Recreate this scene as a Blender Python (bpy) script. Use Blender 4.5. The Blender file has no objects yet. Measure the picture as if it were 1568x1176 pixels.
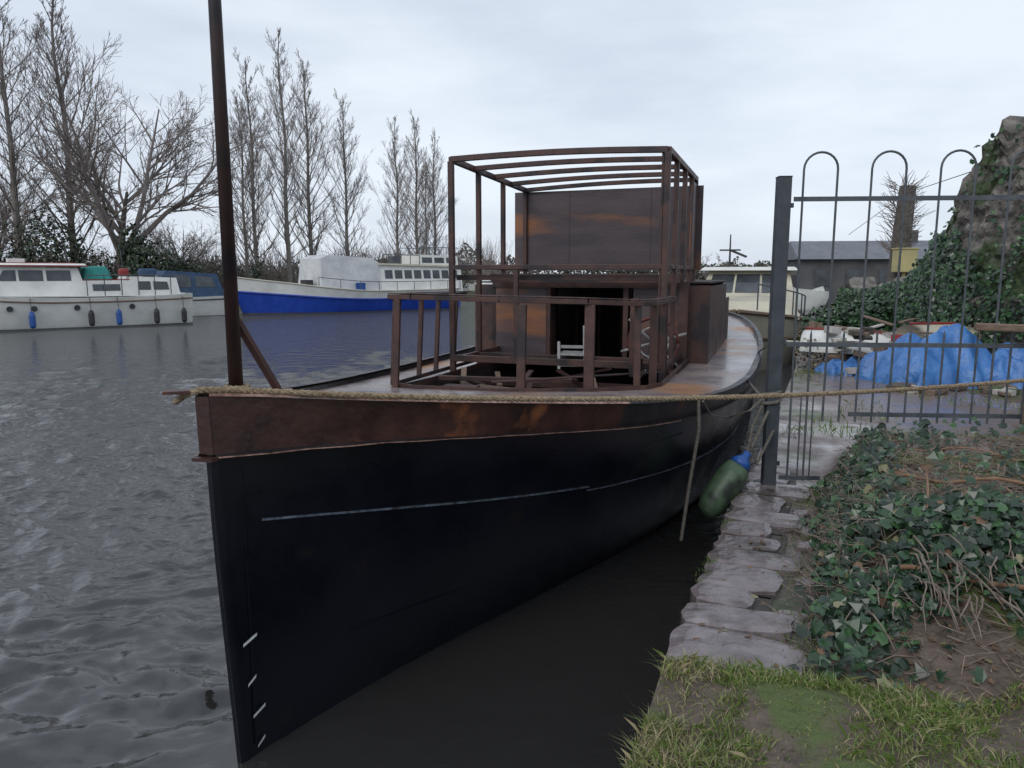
import bpy, math, random
import numpy as np
from mathutils import Vector, Matrix, noise
random.seed(7); rs=np.random.RandomState(5)
R=math.radians
S=bpy.context.scene
col=S.collection
# ---------------------------------------------------------------- materials
def mat(name,c1,c2=None,scale=4,rough=.6,rough2=None,metal=0,bump=0,bscale=20,c3=None,s3=1.5,t3=.55,lo=.35,hi=.65,spec=.5,stretch=None,w3=.08):
    m=bpy.data.materials.new(name); m.use_nodes=True; nt=m.node_tree; N=nt.nodes; L=nt.links
    b=N['Principled BSDF']; tc=N.new('ShaderNodeTexCoord'); src=tc.outputs['Object']
    if stretch:
        mp=N.new('ShaderNodeMapping'); mp.inputs['Scale'].default_value=stretch; L.new(src,mp.inputs['Vector']); src=mp.outputs[0]
    b.inputs['Metallic'].default_value=metal; b.inputs['Roughness'].default_value=rough
    b.inputs['Specular IOR Level'].default_value=spec
    b.inputs['Base Color'].default_value=(*c1,1)
    if c2:
        n=N.new('ShaderNodeTexNoise'); n.inputs['Scale'].default_value=scale; n.inputs['Detail'].default_value=8; n.inputs['Roughness'].default_value=.65
        L.new(src,n.inputs['Vector'])
        mr=N.new('ShaderNodeMapRange'); mr.inputs[1].default_value=lo; mr.inputs[2].default_value=hi; L.new(n.outputs['Fac'],mr.inputs[0])
        mx=N.new('ShaderNodeMix'); mx.data_type='RGBA'; mx.inputs['A'].default_value=(*c1,1); mx.inputs['B'].default_value=(*c2,1)
        L.new(mr.outputs[0],mx.inputs['Factor']); out=mx.outputs['Result']
        if c3:
            n3=N.new('ShaderNodeTexNoise'); n3.inputs['Scale'].default_value=s3; n3.inputs['Detail'].default_value=6; L.new(src,n3.inputs['Vector'])
            m3=N.new('ShaderNodeMapRange'); m3.inputs[1].default_value=t3; m3.inputs[2].default_value=t3+w3; L.new(n3.outputs['Fac'],m3.inputs[0])
            x3=N.new('ShaderNodeMix'); x3.data_type='RGBA'; L.new(out,x3.inputs['A']); x3.inputs['B'].default_value=(*c3,1); L.new(m3.outputs[0],x3.inputs['Factor']); out=x3.outputs['Result']
        L.new(out,b.inputs['Base Color'])
        if rough2 is not None:
            r2=N.new('ShaderNodeMapRange'); r2.inputs[1].default_value=lo; r2.inputs[2].default_value=hi; r2.inputs[3].default_value=rough; r2.inputs[4].default_value=rough2
            L.new(n.outputs['Fac'],r2.inputs[0]); L.new(r2.outputs[0],b.inputs['Roughness'])
    if bump:
        nb=N.new('ShaderNodeTexNoise'); nb.inputs['Scale'].default_value=bscale; nb.inputs['Detail'].default_value=6; L.new(src,nb.inputs['Vector'])
        bp=N.new('ShaderNodeBump'); bp.inputs['Strength'].default_value=1; bp.inputs['Distance'].default_value=bump
        L.new(nb.outputs['Fac'],bp.inputs['Height']); L.new(bp.outputs[0],b.inputs['Normal'])
    return m
M={}
M['hull']=mat('hull_black_paint',(.003,.004,.008),(.0065,.0075,.0135),2.5,.24,.36,bump=.003,bscale=2.0,c3=(.011,.009,.010),s3=5,t3=.64,spec=.4)
M['weld']=mat('weld_line',(.15,.175,.22),(.025,.03,.04),22,.5)
M['mast']=mat('mast_primer',(.024,.012,.012),(.045,.02,.018),5,.4,.6,c3=(.015,.01,.012),s3=3,t3=.52)
M['rust']=mat('rusty_steel',(.042,.021,.019),(.10,.046,.035),6,.45,.65,bump=.002,bscale=60,c3=(.022,.016,.018),s3=3,t3=.52)
M['rustband']=mat('rust_band',(.020,.009,.009),(.065,.023,.015),4,.35,.6,bump=.003,bscale=30,c3=(.22,.075,.03),s3=3.2,t3=.60)
M['aftband']=mat('primer_band',(.009,.008,.011),(.026,.020,.022),5,.35,.55,bump=.003,bscale=12,c3=(.07,.028,.018),s3=2.2,t3=.6)
M['plate']=mat('weathered_plate',(.050,.038,.045),(.095,.070,.074),2.2,.38,.6,bump=.002,bscale=30,c3=(.26,.105,.045),s3=1.15,t3=.55,w3=.14,stretch=(.6,1,2.6))
M['deck']=mat('deck_steel',(.18,.16,.175),(.27,.215,.195),2.2,.12,.40,c3=(.34,.18,.095),s3=1.1,t3=.57,bump=.0015,bscale=14)
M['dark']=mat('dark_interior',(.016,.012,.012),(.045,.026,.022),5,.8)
M['lip']=mat('bare_edge',(.50,.30,.24),(.12,.06,.045),22,.45)
M['rope']=mat('rope_fibre',(.16,.11,.065),(.36,.28,.18),60,.9,bump=.004,bscale=180)
M['ropeg']=mat('rope_grey',(.08,.075,.065),(.18,.16,.13),60,.9)
M['mark']=mat('white_mark',(.8,.82,.8),(.5,.5,.5),40,.6)
M['greenf']=mat('green_fender',(.045,.085,.045),(.10,.15,.09),5,.45,bump=.004,bscale=12,c3=(.03,.04,.03),s3=4,t3=.55)
M['bluef']=mat('blue_fender',(.012,.06,.26),(.025,.10,.34),5,.4)
M['white']=mat('boat_white',(.78,.78,.74),(.60,.60,.56),1.2,.35)
M['cream']=mat('boat_cream',(.58,.54,.42),(.42,.39,.31),1.5,.4)
M['canvas']=mat('canvas_white',(.64,.64,.64),(.46,.47,.48),1.6,.8,bump=.04,bscale=3)
M['bblue']=mat('hull_blue',(.010,.045,.32),(.02,.07,.42),2,.35)
M['glass']=mat('window_glass',(.03,.035,.04),(.08,.09,.10),1.5,.08)
M['teal']=mat('teal_canvas',(.02,.18,.16),(.03,.25,.22),4,.8)
M['navy']=mat('navy_canvas',(.02,.05,.10),(.04,.08,.15),4,.8)
M['red']=mat('red_paint',(.3,.03,.03),(.2,.02,.02),4,.5)
M['dred']=mat('dull_red',(.13,.03,.022),(.07,.02,.018),8,.6)
M['black']=mat('black_rubber',(.02,.02,.022),(.04,.04,.04),4,.6)
M['gal']=mat('painted_fence_steel',(.045,.055,.065),(.10,.11,.12),12,.45,.6)
M['galv']=mat('grey_tube',(.22,.215,.21),(.38,.37,.36),8,.45)
M['post']=mat('gate_post_steel',(.035,.043,.052),(.06,.07,.08),10,.4,.6)
M['stone']=mat('wet_stone',(.12,.095,.092),(.27,.235,.245),5.5,.07,.42,bump=.012,bscale=9,c3=(.05,.042,.032),s3=3.2,t3=.54,w3=.12)
M['mortar']=mat('mud',(.07,.052,.046),(.12,.095,.08),6,.12,.6,bump=.012,bscale=20,c3=(.045,.06,.025),s3=4,t3=.55)
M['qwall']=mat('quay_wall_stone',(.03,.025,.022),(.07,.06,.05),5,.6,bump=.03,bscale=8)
M['soil']=mat('soil',(.070,.050,.037),(.15,.115,.09),9,.6,.9,bump=.03,bscale=25,c3=(.085,.115,.032),s3=2.6,t3=.51)
M['puddle']=mat('puddled_path',(.24,.195,.19),(.14,.105,.095),1.8,.05,.6,bump=.003,bscale=12,c3=(.08,.10,.035),s3=.7,t3=.58)
M['land']=mat('grass_land',(.06,.075,.03),(.11,.10,.055),.3,.9,bump=.05,bscale=2)
M['bark']=mat('bark',(.13,.115,.10),(.22,.20,.18),2,.9)
M['twig']=mat('twig_bark',(.16,.135,.125),(.24,.205,.19),2,.9)
M['darkbark']=mat('dark_bark',(.07,.06,.052),(.13,.115,.10),2,.9)
for i,(a,b_) in enumerate([((.018,.046,.021),(.034,.078,.032)),((.038,.095,.035),(.06,.135,.045)),((.011,.026,.016),(.024,.045,.025)),((.18,.19,.09),(.24,.2,.11))]):
    M['ivy%d'%i]=mat('ivy_leaf_%d'%i,a,b_,25,.28)
for i,(a,b_) in enumerate([((.095,.155,.028),(.145,.215,.045)),((.21,.235,.075),(.29,.30,.12)),((.36,.30,.17),(.46,.39,.24))]):
    M['gr%d'%i]=mat('grass_blade_%d'%i,a,b_,12,.55)
M['vine']=mat('brown_vine',(.17,.09,.05),(.28,.17,.10),14,.7)
M['deadtwig']=mat('dead_twig',(.13,.095,.075),(.26,.21,.17),14,.8)
M['deadleaf']=mat('dead_leaf',(.12,.07,.04),(.2,.12,.07),14,.7)
M['farhedge']=mat('far_hedge',(.075,.068,.052),(.13,.12,.10),.4,.95)
M['fargreen']=mat('far_green',(.035,.045,.025),(.06,.07,.04),.4,.95)
M['wall']=mat('rubble_stone',(.055,.050,.045),(.25,.225,.20),4,.85,bump=.10,bscale=5,c3=(.05,.075,.03),s3=1.5,t3=.52)
M['tarp']=mat('blue_tarp',(.04,.14,.38),(.08,.23,.54),3,.35,bump=.04,bscale=7)
M['slate']=mat('slate',(.11,.12,.14),(.17,.18,.20),2,.5)
M['dwall']=mat('dark_render',(.06,.06,.065),(.10,.10,.10),1,.8)
M['yellow']=mat('yellow_box',(.5,.43,.2),(.36,.32,.16),3,.6)
M['wood']=mat('old_wood',(.13,.085,.06),(.23,.165,.12),12,.8,stretch=(1,6,6))
M['paleblk']=mat('pale_rubble',(.6,.58,.55),(.3,.28,.25),5,.8)

class MB:
    def __init__(s): s.v=[];s.f=[];s.m=[]
    def add(s,vs,fs,mi=0):
        o=len(s.v); s.v.extend([tuple(p) for p in vs]); s.f.extend([tuple(i+o for i in f) for f in fs]); s.m.extend([mi]*len(fs))
    def box(s,c,d,rz=0,mi=0,taper=1,rx=0):
        c=Vector(c); Mx=Matrix.Rotation(rz,3,'Z')@Matrix.Rotation(rx,3,'X'); vs=[]
        for z in (-1,1):
            k=taper if z>0 else 1
            for x,y in ((-1,-1),(1,-1),(1,1),(-1,1)): vs.append(c+Mx@Vector((x*d[0]/2*k,y*d[1]/2*k,z*d[2]/2)))
        s.add(vs,[(3,2,1,0),(4,5,6,7),(0,1,5,4),(1,2,6,5),(2,3,7,6),(3,0,4,7)],mi)
    def beam(s,p0,p1,w,h,mi=0):
        p0=Vector(p0);p1=Vector(p1);d=(p1-p0).normalized()
        up=Vector((0,0,1)) if abs(d.z)<.9 else Vector((0,1,0))
        a=d.cross(up).normalized(); b=a.cross(d).normalized(); vs=[]
        for p in (p0,p1):
            for x,y in ((-1,-1),(1,-1),(1,1),(-1,1)): vs.append(p+a*x*w/2+b*y*h/2)
        s.add(vs,[(3,2,1,0),(4,5,6,7),(0,1,5,4),(1,2,6,5),(2,3,7,6),(3,0,4,7)],mi)
    def angle(s,p0,p1,w,t=.007,mi=0,flip=1):
        p0=Vector(p0);p1=Vector(p1);d=(p1-p0).normalized()
        up=Vector((0,0,1)) if abs(d.z)<.9 else Vector((0,1,0))
        a=d.cross(up).normalized(); b=a.cross(d).normalized()
        s.beam(p0+b*w/2*flip,p1+b*w/2*flip,w,t,mi); s.beam(p0+a*w/2,p1+a*w/2,t,w-t*2,mi)
    def tube(s,pts,rad,n=6,mi=0,cap=True):
        pts=[Vector(p) for p in pts]; k=len(pts)
        if not hasattr(rad,'__len__'): rad=[rad]*k
        vs=[];fs=[];pa=None
        for i,p in enumerate(pts):
            d=(pts[min(i+1,k-1)]-pts[max(i-1,0)])
            d=d.normalized() if d.length>1e-9 else Vector((0,0,1))
            if pa is None: pa=d.orthogonal().normalized()
            else:
                pa=(pa-d*pa.dot(d)); pa=pa.normalized() if pa.length>1e-6 else d.orthogonal().normalized()
            pb=d.cross(pa)
            for j in range(n):
                t=2*math.pi*j/n; vs.append(p+(pa*math.cos(t)+pb*math.sin(t))*rad[i])
        for i in range(k-1):
            for j in range(n):
                a=i*n+j;b=i*n+(j+1)%n; fs.append((a,b,b+n,a+n))
        if cap and n>3: fs.append(tuple(range(n-1,-1,-1))); fs.append(tuple((k-1)*n+j for j in range(n)))
        s.add(vs,fs,mi)
    def obj(s,name,mats,parent=None,loc=(0,0,0),rz=0,smooth=False,bevel=0):
        me=bpy.data.meshes.new(name); me.from_pydata(s.v,[],s.f)
        for m in mats: me.materials.append(M[m] if isinstance(m,str) else m)
        me.polygons.foreach_set('material_index',s.m)
        if smooth: me.polygons.foreach_set('use_smooth',[True]*len(s.f))
        me.update()
        o=bpy.data.objects.new(name,me); col.objects.link(o); o.location=loc; o.rotation_euler[2]=rz
        if parent: o.parent=parent
        if bevel:
            b=o.modifiers.new('bev','BEVEL'); b.width=bevel; b.segments=2; b.limit_method='ANGLE'
        return o
def empty(name,loc=(0,0,0),rz=0):
    e=bpy.data.objects.new(name,None); col.objects.link(e); e.location=loc; e.rotation_euler[2]=rz; e.empty_display_size=.2; return e
def sm(x,a,b):
    t=max(0,min(1,(x-a)/(b-a))); return t*t*(3-2*t)
def cr(xs,ys,x):
    if x<=xs[0]: return ys[0]
    if x>=xs[-1]: return ys[-1]
    i=max(j for j in range(len(xs)) if xs[j]<=x); i=min(i,len(xs)-2)
    def sl(j):
        if j<=0: return (ys[1]-ys[0])/(xs[1]-xs[0])
        if j>=len(xs)-1: return (ys[-1]-ys[-2])/(xs[-1]-xs[-2])
        return (ys[j+1]-ys[j-1])/(xs[j+1]-xs[j-1])
    h=xs[i+1]-xs[i];t=(x-xs[i])/h;m0=sl(i)*h;m1=sl(i+1)*h
    return (2*t**3-3*t**2+1)*ys[i]+(t**3-2*t**2+t)*m0+(-2*t**3+3*t**2)*ys[i+1]+(t**3-t**2)*m1

# ================================================================ STEEL BOAT (x=across, y=aft from stem)
boat=empty('steel_boat_under_construction',(-1.10,2.65,0),R(-20))
LIST=R(-1.5)
hullg=bpy.data.objects.new('listed_hull',None); col.objects.link(hullg); hullg.parent=boat; hullg.rotation_euler[1]=LIST; hullg.location=(-1.2*math.sin(LIST),0,1.2-1.2*math.cos(LIST))
GX=[0,.25,.5,1,1.5,2,3,4,5,7,9,10.5,11.5,12.0,12.25]
GW=[.02,.215,.42,.78,1.05,1.27,1.55,1.68,1.72,1.72,1.6,1.36,1.0,.6,.02]
ZX=[0,.5,1,2,3,4,5,7,9,12.3]; ZZ=[1.453,1.365,1.285,1.14,1.05,1.01,1.0,1.02,1.07,1.25]
WX=[0,.25,.86,2.06,2.8,4,5,7,9,10.5,11.5,12.0,12.25]
WWd=[.015,.06,.23,.70,1.0,1.35,1.5,1.6,1.45,1.15,.75,.35,.01]
CX=[0,2,4,12.3]; CZ=[.98,.68,.56,.70]
gw=lambda l:cr(GX,GW,l); zg=lambda l:cr(ZX,ZZ,l); ww=lambda l:cr(WX,WWd,l); zc=lambda l:cr(CX,CZ,l)
def hw(l,z):
    g,w,zt,c=gw(l),ww(l),zg(l),zc(l)
    wc=w+(g-w)*.66
    if z>=c: t=(z-c)/(zt-c); return wc+(g-wc)*(t**.9)
    if z>=0: t=z/c; return w+(wc-w)*(t**.85)
    return max(.005,w*(1+z*.9))
st=[i*.125 for i in range(0,40)]+[5+i*.25 for i in range(0,28)]+[12,12.1,12.18,12.25]
b=MB(); nz=17
for side in (1,-1):
    vs=[];fs=[]
    for l in st:
        zt=zg(l)
        for j in range(nz):
            if j<5: z=zt+(zc(l)-zt)*j/5
            elif j<13: z=zc(l)*(1-(j-5)/8)
            else: z=-.15*(j-12)
            wob=(.009*noise.noise(Vector((l*1.1,z*1.9,side*3)))+.0035*noise.noise(Vector((l*4,z*4,side*3))))*min(1,l*2)*(0 if j==0 else 1)
            vs.append((side*(hw(l,z)+wob),l+max(0,(.9-z))*.035*max(0,1-l),z))
    for i in range(len(st)-1):
        for j in range(nz-1):
            a=i*nz+j; q=(a,a+1,a+nz+1,a+nz); fs.append(q if side<0 else q[::-1])
    b.add(vs,fs)
sv=[];sf=[]
for j in range(12):
    z=1.453-j*.16; y=-.012+max(0,.9-z)*.035
    sv+=[(-.024,y+.02,z),(-.012,y-.012,z),(.012,y-.012,z),(.024,y+.02,z)]
for j in range(11):
    for k in range(3): a=j*4+k; sf.append((a,a+4,a+5,a+1))
b.add(sv,sf)
b.obj('hull',['hull'],hullg,smooth=True)
def strip(name,zf,off,matn,hfun,l0=0,l1=12.2,sides=(1,-1),thick=.01):
    b=MB()
    for side in sides:
        vs=[];fs=[]; ls=[l for l in st if l0<=l<=l1]
        for l in ls:
            zt=zf(l); h=hfun(l); o=off+thick
            x0=hw(l,min(zt,zg(l))); x1=hw(l,zt-h); yy=l-(.03 if l<.01 else 0)
            if l<.01: x0=x1=.0; o=max(o,.03)
            vs+=[(side*(x0-.02),l,zt),(side*(x0+o),yy,zt),(side*(x1+o),yy,zt-h),(side*(x1-.01),l,zt-h)]
        for i in range(len(ls)-1):
            for k in range(3):
                a=i*4+k;q=(a,a+1,a+5,a+4); fs.append(q if side>0 else q[::-1])
        b.add(vs,fs)
    return b.obj(name,[matn],hullg,smooth=False)
bw=lambda l:cr([0,.6,2,4,12.3],[.215,.16,.125,.10,.10],l)
strip('gunwale_band',lambda l:zg(l)+.012,.008,'rustband',bw,l1=1.75)
strip('gunwale_band_aft',lambda l:zg(l)+.012,.008,'aftband',bw,l0=1.75)
strip('band_bottom_flange',lambda l:zg(l)+.012-bw(l),.030,'aftband',lambda l:.009)
strip('band_bottom_bare_edge',lambda l:zg(l)+.004-bw(l)+.0035*math.sin(l*37)*math.sin(l*11),.042,'lip',lambda l:.003,l1=2.4)
strip('gunwale_lip',lambda l:zg(l)+.022,.022,'lip',lambda l:.009,l1=1.75)
strip('gunwale_lip_aft',lambda l:zg(l)+.022,.022,'aftband',lambda l:.010,l0=1.75)
strip('chine_weld_bow',lambda l:zc(l)+.006,.002,'weld',lambda l:.009,l0=.12,l1=1.75,sides=(1,),thick=.004)
strip('chine_weld_mid',lambda l:zc(l)-.03+.012,.002,'weld',lambda l:.006,l0=1.75,l1=4.5,sides=(1,),thick=.004)
b=MB(); b.box((0,-.028,1.357),(.062,.012,.212)); b.box((.0,-.0,1.235),(.09,.12,.012)); b.box((-.07,-.03,1.48),(.15,.06,.012),rz=.5); b.box((.02,.34,1.425),(.13,.09,.015),rz=.3,mi=1)
b.obj('stem_fittings',['rustband','lip'],hullg)
b=MB()
for l,zt,zb in ((.07,1.2,.05),):
    b.tube([(hw(l,z)+.002,l,z) for z in np.linspace(zt,zb,10)],.003,4)
for l0,l1,z0,z1 in ((.5,1.1,.35,.33),(1.9,2.6,.88,.86),(2.2,2.3,.95,.9)):
    b.tube([(hw(l0+(l1-l0)*u,z0+(z1-z0)*u)+.0005,l0+(l1-l0)*u,z0+(z1-z0)*u) for u in np.linspace(0,1,6)],.0025,4)
b.obj('hull_seam_welds',['hull'],hullg)
b=MB()
for i,(z,l) in enumerate(((.475,.035),(.305,.045),(.165,.06),(.03,.075))):
    p=Vector((hw(l,z)+.006,l,z)); ln=.055 if i in(0,2) else .035; q=Vector((hw(l+ln,z+.022)+.006,l+ln,z+.026))
    b.add([p,q,q+Vector((0.002,0,.014)),p+Vector((.002,0,.014))],[(0,1,2,3)])
b.obj('draught_marks',['mark'],hullg)
def op(l,side=1):
    if side<0: return cr([2.92,3.0,3.2,3.4,8.6],[.0,.75,1.03,1.07,1.07],l)
    return cr([2.92,3.15,3.45,3.7,8.6],[.0,.62,.98,1.05,1.05],l)
zd=lambda l,w:zg(l)-.012-.01*(w*w)
b=MB()
dl=sorted(set(st+[2.92,2.93,3.05,3.12,3.2,3.25,3.3,3.4,3.45,8.6,8.61]))
for side in (1,-1):
    vs=[];fs=[]
    for l in dl:
        o=op(l,side) if 2.92<=l<=8.6 else 0
        g=max(gw(l)-.008,.006)
        for k in range(5):
            w=o+(g-o)*k/4; vs.append((side*w,l,zd(l,w)))
    for i in range(len(dl)-1):
        for k in range(4):
            a=i*5+k;q=(a,a+1,a+6,a+5); fs.append(q if side>0 else q[::-1])
    b.add(vs,fs)
b.obj('deck',['deck'],hullg,smooth=True)
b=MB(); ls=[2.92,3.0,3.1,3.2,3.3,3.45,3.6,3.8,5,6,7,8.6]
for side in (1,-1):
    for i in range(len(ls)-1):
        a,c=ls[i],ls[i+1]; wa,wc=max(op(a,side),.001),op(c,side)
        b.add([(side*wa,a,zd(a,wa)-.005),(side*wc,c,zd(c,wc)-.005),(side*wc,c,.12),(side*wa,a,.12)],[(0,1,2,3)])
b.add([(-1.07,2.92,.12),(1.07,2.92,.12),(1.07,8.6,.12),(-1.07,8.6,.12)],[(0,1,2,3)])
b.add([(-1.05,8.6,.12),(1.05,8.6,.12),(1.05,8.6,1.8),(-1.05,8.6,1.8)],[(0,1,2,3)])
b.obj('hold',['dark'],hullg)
b=MB()
cp=[(-1.08,8.5),(-1.08,3.4),(-1.03,3.2),(-.75,3.0),(0,2.91),(.64,3.14),(1.0,3.46),(1.07,3.72),(1.07,8.5)]
for (x0,y0),(x1,y1) in zip(cp[:-1],cp[1:]):
    b.beam((x0,y0,zd(y0,1)+.015),(x1,y1,zd(y1,1)+.015),.012,.035)
    b.beam((x0,y0,zd(y0,1)-.05),(x1,y1,zd(y1,1)-.05),.02,.05)
b.obj('coaming',['rust'],hullg)
b=MB()
tp=[(-1.08,4.9,1.70),(-1.08,3.45,1.715),(-1.05,3.22,1.72),(-.75,3.04,1.725),(0,2.96,1.715),(.60,3.18,1.70),(.93,3.48,1.68),(.99,3.72,1.675),(.99,4.9,1.67)]
for p,q in zip(tp[:-1],tp[1:]): b.angle(p,q,.055,.009,flip=1)
for p,q in zip(tp[2:7],tp[3:7]):
    b.beam((p[0]*.99,p[1]+.03,p[2]-.014),(q[0]*.99,q[1]+.03,q[2]-.014),.05,.012)
posts=[(-1.09,4.6,.04),(-1.09,4.2,.04),(-1.09,3.85,.04),(-1.07,3.34,.045),(-.93,3.12,.05),(.16,3.0,.065),(.62,3.19,.075),(.92,3.48,.05),(.99,3.78,.06),(.99,4.4,.045)]
for x,y,w_ in posts:
    zt=1.705 if x<0 else 1.68
    b.beam((x*1.02-.01,y-.02,.98),(x,y,zt),w_,.03)
b.beam((-.98,4.9,1.08),(.95,4.9,1.08),.06,.05); b.beam((-.95,3.9,.97),(.3,3.9,1.0),.05,.04)
b.beam((-.2,3.3,1.05),(1.0,4.15,1.08),.05,.012); b.beam((.9,3.7,1.25),(.6,5.2,.9),.06,.03)
b.obj('trunk_frame',['rust'],boat,bevel=.003)
b=MB()
F,Rr=4.29,6.4; X=.99
def arch(l,n=8,dz=0):
    f=(l-F)/(Rr-F); zl=2.945-.06*f; zr=2.925
    return [(-X+2*X*i/n,l,zl+(zr-zl)*i/n+.022*math.sin(math.pi*i/n)+dz) for i in range(n+1)]
for l in (F,4.82,5.35,5.88,Rr):
    a=arch(l)
    for p,q in zip(a[:-1],a[1:]): b.beam(p,q,.05,.05 if l==F else .045)
for x in (-X,X):
    zl=2.945 if x<0 else 2.925
    b.beam((x,F,zl),(x,Rr,zl-(.06 if x<0 else 0)),.05,.05)
    for l in ((F,4.95,5.65,Rr) if x<0 else (F,4.85,5.45,6.0,Rr)):
        b.beam((x,l,.98),(x,l,zl-.02-(.06*(l-F)/2.1 if x<0 else 0)),.045 if l>F else .05,.05)
    b.beam((x,F,1.965),(x,Rr,1.965),.035,.035); b.beam((x,F,1.09),(x,Rr,1.09),.04,.05)
b.beam((-X,F-.002,1.965),(X,F-.002,1.965),.045,.042)
b.beam((-X,F+.12,1.87),(X,F+.12,1.87),.05,.05); b.beam((-X,5.3,1.86),(X,5.3,1.86),.06,.09)
b.beam((-X,F-.003,1.11),(X,F-.003,1.11),.05,.06)
b.beam((-.35,F+.0,1.1),(-.35,F+.0,1.95),.045,.035); b.beam((.95,F+.02,1.1),(.95,F+.02,2.9),.02,.05)
b.beam((.8,F-.3,1.05),(.8,F-.3,1.7),.07,.05)
b.obj('wheelhouse_frame',['rust'],boat,bevel=.003)
b=MB()
b.box((-.03,6.43,2.405),(2.2,.012,.92)); b.box((.5,6.421,2.405),(.006,.006,.92)); b.box((-.45,6.421,2.405),(.006,.006,.92))
b.box((.997,6.18,2.42),(.012,.42,.9))
b.obj('wheelhouse_rear_plate',['plate'],boat)
b=MB()
b.box((-.75,5.5,1.4),(.62,.012,.8),mi=1); b.box((.76,5.5,1.4),(.52,.012,.8),mi=1); b.box((0,5.49,1.79),(2.1,.03,.06))
b.box((1.14,5.5,1.40),(.25,.012,.78)); b.box((-1.14,5.5,1.40),(.25,.012,.78))
for s_ in (-1,1): b.box((s_*1.26,6.6,1.38),(.012,2.2,.80)); b.box((s_*1.26,8.0,1.30),(.012,.6,.6))
b.box((1.02,5.44,1.40),(.09,.09,.84)); b.box((.42,5.6,1.4),(.05,.2,.8)); b.box((-.42,5.6,1.4),(.05,.2,.8))
b.obj('cabin_bulkhead',['rust','plate'],boat)
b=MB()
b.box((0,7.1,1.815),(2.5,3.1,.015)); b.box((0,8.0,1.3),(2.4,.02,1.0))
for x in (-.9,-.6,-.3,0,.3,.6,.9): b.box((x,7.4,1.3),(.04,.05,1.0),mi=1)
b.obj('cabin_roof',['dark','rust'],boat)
b=MB()
b.beam((.20,4.7,1.04),(.14,4.9,1.40),.03,.025,1); b.beam((-.04,4.65,1.0),(-.06,4.7,1.26),.025,.02,1)
for k in range(2): b.beam((-.06,4.65+.06*k,1.04+.17*k),(.21-.02*k,4.7+.06*k,1.04+.17*k),.018,.028,1)
b.box((.08,4.8,1.14),(.3,.25,.02),mi=1)
b.box((.45,3.75,.90),(.7,.05,.12),rz=.3,mi=0); b.box((-.4,3.9,.88),(.5,.2,.05),rz=-.3,mi=3); b.box((-.6,3.6,.93),(.3,.12,.06),mi=0)
for x in (-.8,-.5,.1,.5,.8): b.beam((x,3.6,.7),(x,5.4,.7),.05,.06)
for y in (3.4,3.9,4.5,5.1): b.beam((-1,y,.78),(1,y,.78),.05,.07)
for i in range(16):
    x=random.uniform(-.9,.9); y=random.uniform(3.4,5.2); a=random.uniform(0,3); b.beam((x,y,.84),(x+math.cos(a)*.5,y+math.sin(a)*.4,.84+random.uniform(0,.2)),.05,.02,random.choice([0,0,3]))
b.obj('hold_fittings',['rust','galv','red','wood'],boat)
b=MB(); c_=Vector((.78,5.1,1.24))
b.tube([(c_.x+.24*math.cos(t),c_.y,c_.z+.24*math.sin(t)) for t in np.linspace(0,2*math.pi,32)],.018,8,0)
b.tube([(c_.x+.15*math.cos(t),c_.y,c_.z+.15*math.sin(t)) for t in np.linspace(0,2*math.pi,24)],.010,6,1)
b.tube([c_+Vector((0,-.03,0)),c_+Vector((0,.12,0))],.035,10,0)
for k in range(6):
    t=k*math.pi/3+.3; d=Vector((math.cos(t),0,math.sin(t))); b.tube([c_+d*.03,c_+d*.24,c_+d*.27,c_+d*.33],[.012,.012,.016,.012],6,1)
b.obj('ships_wheel',['dred','galv'],boat,smooth=True)
b=MB(); b.box((.78,5.3,1.15),(.12,.18,.35)); b.obj('wheel_pedestal',['rust'],boat)
b=MB(); b.tube([(0,.14,1.40),(0,.14,3.0),(0,.14,4.9)],[.027,.022,.019],16)
b.obj('mast',['mast'],boat,smooth=True)
b=MB(); b.beam((0,.16,1.73),(0,.43,1.37),.03,.02); b.box((0,.14,1.44),(.09,.09,.012))
b.obj('mast_brace',['rust'],boat)

# ---------------------------------------------------------------- ropes, fender
def twisted(b,pts,r,mi=0,pitch=.07,step=.012):
    P=[Vector(p) for p in pts]; seg=[(P[i+1]-P[i]).length for i in range(len(P)-1)]; T=sum(seg); n=int(T/step)
    def at(d):
        for i,s_ in enumerate(seg):
            if d<=s_ or i==len(seg)-1: return P[i].lerp(P[i+1],min(1,d/s_)),(P[i+1]-P[i]).normalized()
            d-=s_
    for k in range(3):
        o=[]
        for i in range(n+1):
            p,d=at(T*i/n); a=d.orthogonal().normalized() if abs(d.z)>.95 else d.cross(Vector((0,0,1))).normalized(); c=d.cross(a)
            t=2*math.pi*(i*step/pitch+k/3); o.append(p+(a*math.cos(t)+c*math.sin(t))*r*.5)
        b.tube(o,r*.62,5,mi)
b=MB()
pa=Vector((-1.02,2.70,1.475)); pb=Vector((3.45,4.55,1.27)); pts=[]
for i in range(25):
    t=i/24; p=pa.lerp(pb,t); p.z-=.085*4*t*(1-t)*(1-.25*t); pts.append(p)
twisted(b,[(-1.25,2.70,1.43),(-1.2,2.66,1.463),(-1.12,2.61,1.49)]+pts,.0125)
for k in range(2):
    twisted(b,[(-1.045+.04*math.cos(t),2.775+.04*math.sin(t),1.455+.02*k) for t in np.linspace(0,2*math.pi,14)],.012)
b.obj('mooring_rope',['rope'])
b=MB(); W=lambda w,l,z:Vector((-1.10,2.65,0))+Vector((w*.9397+l*.342,-w*.342+l*.9397,z+.026*w))
b.tube([W(gw(2.55)+.04,2.55,zg(2.55)),W(gw(2.55)+.05,2.55,.9),W(gw(2.55)+.0,2.55,.5),W(gw(2.55)-.03,2.5,.18)],.011,6)
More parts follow.
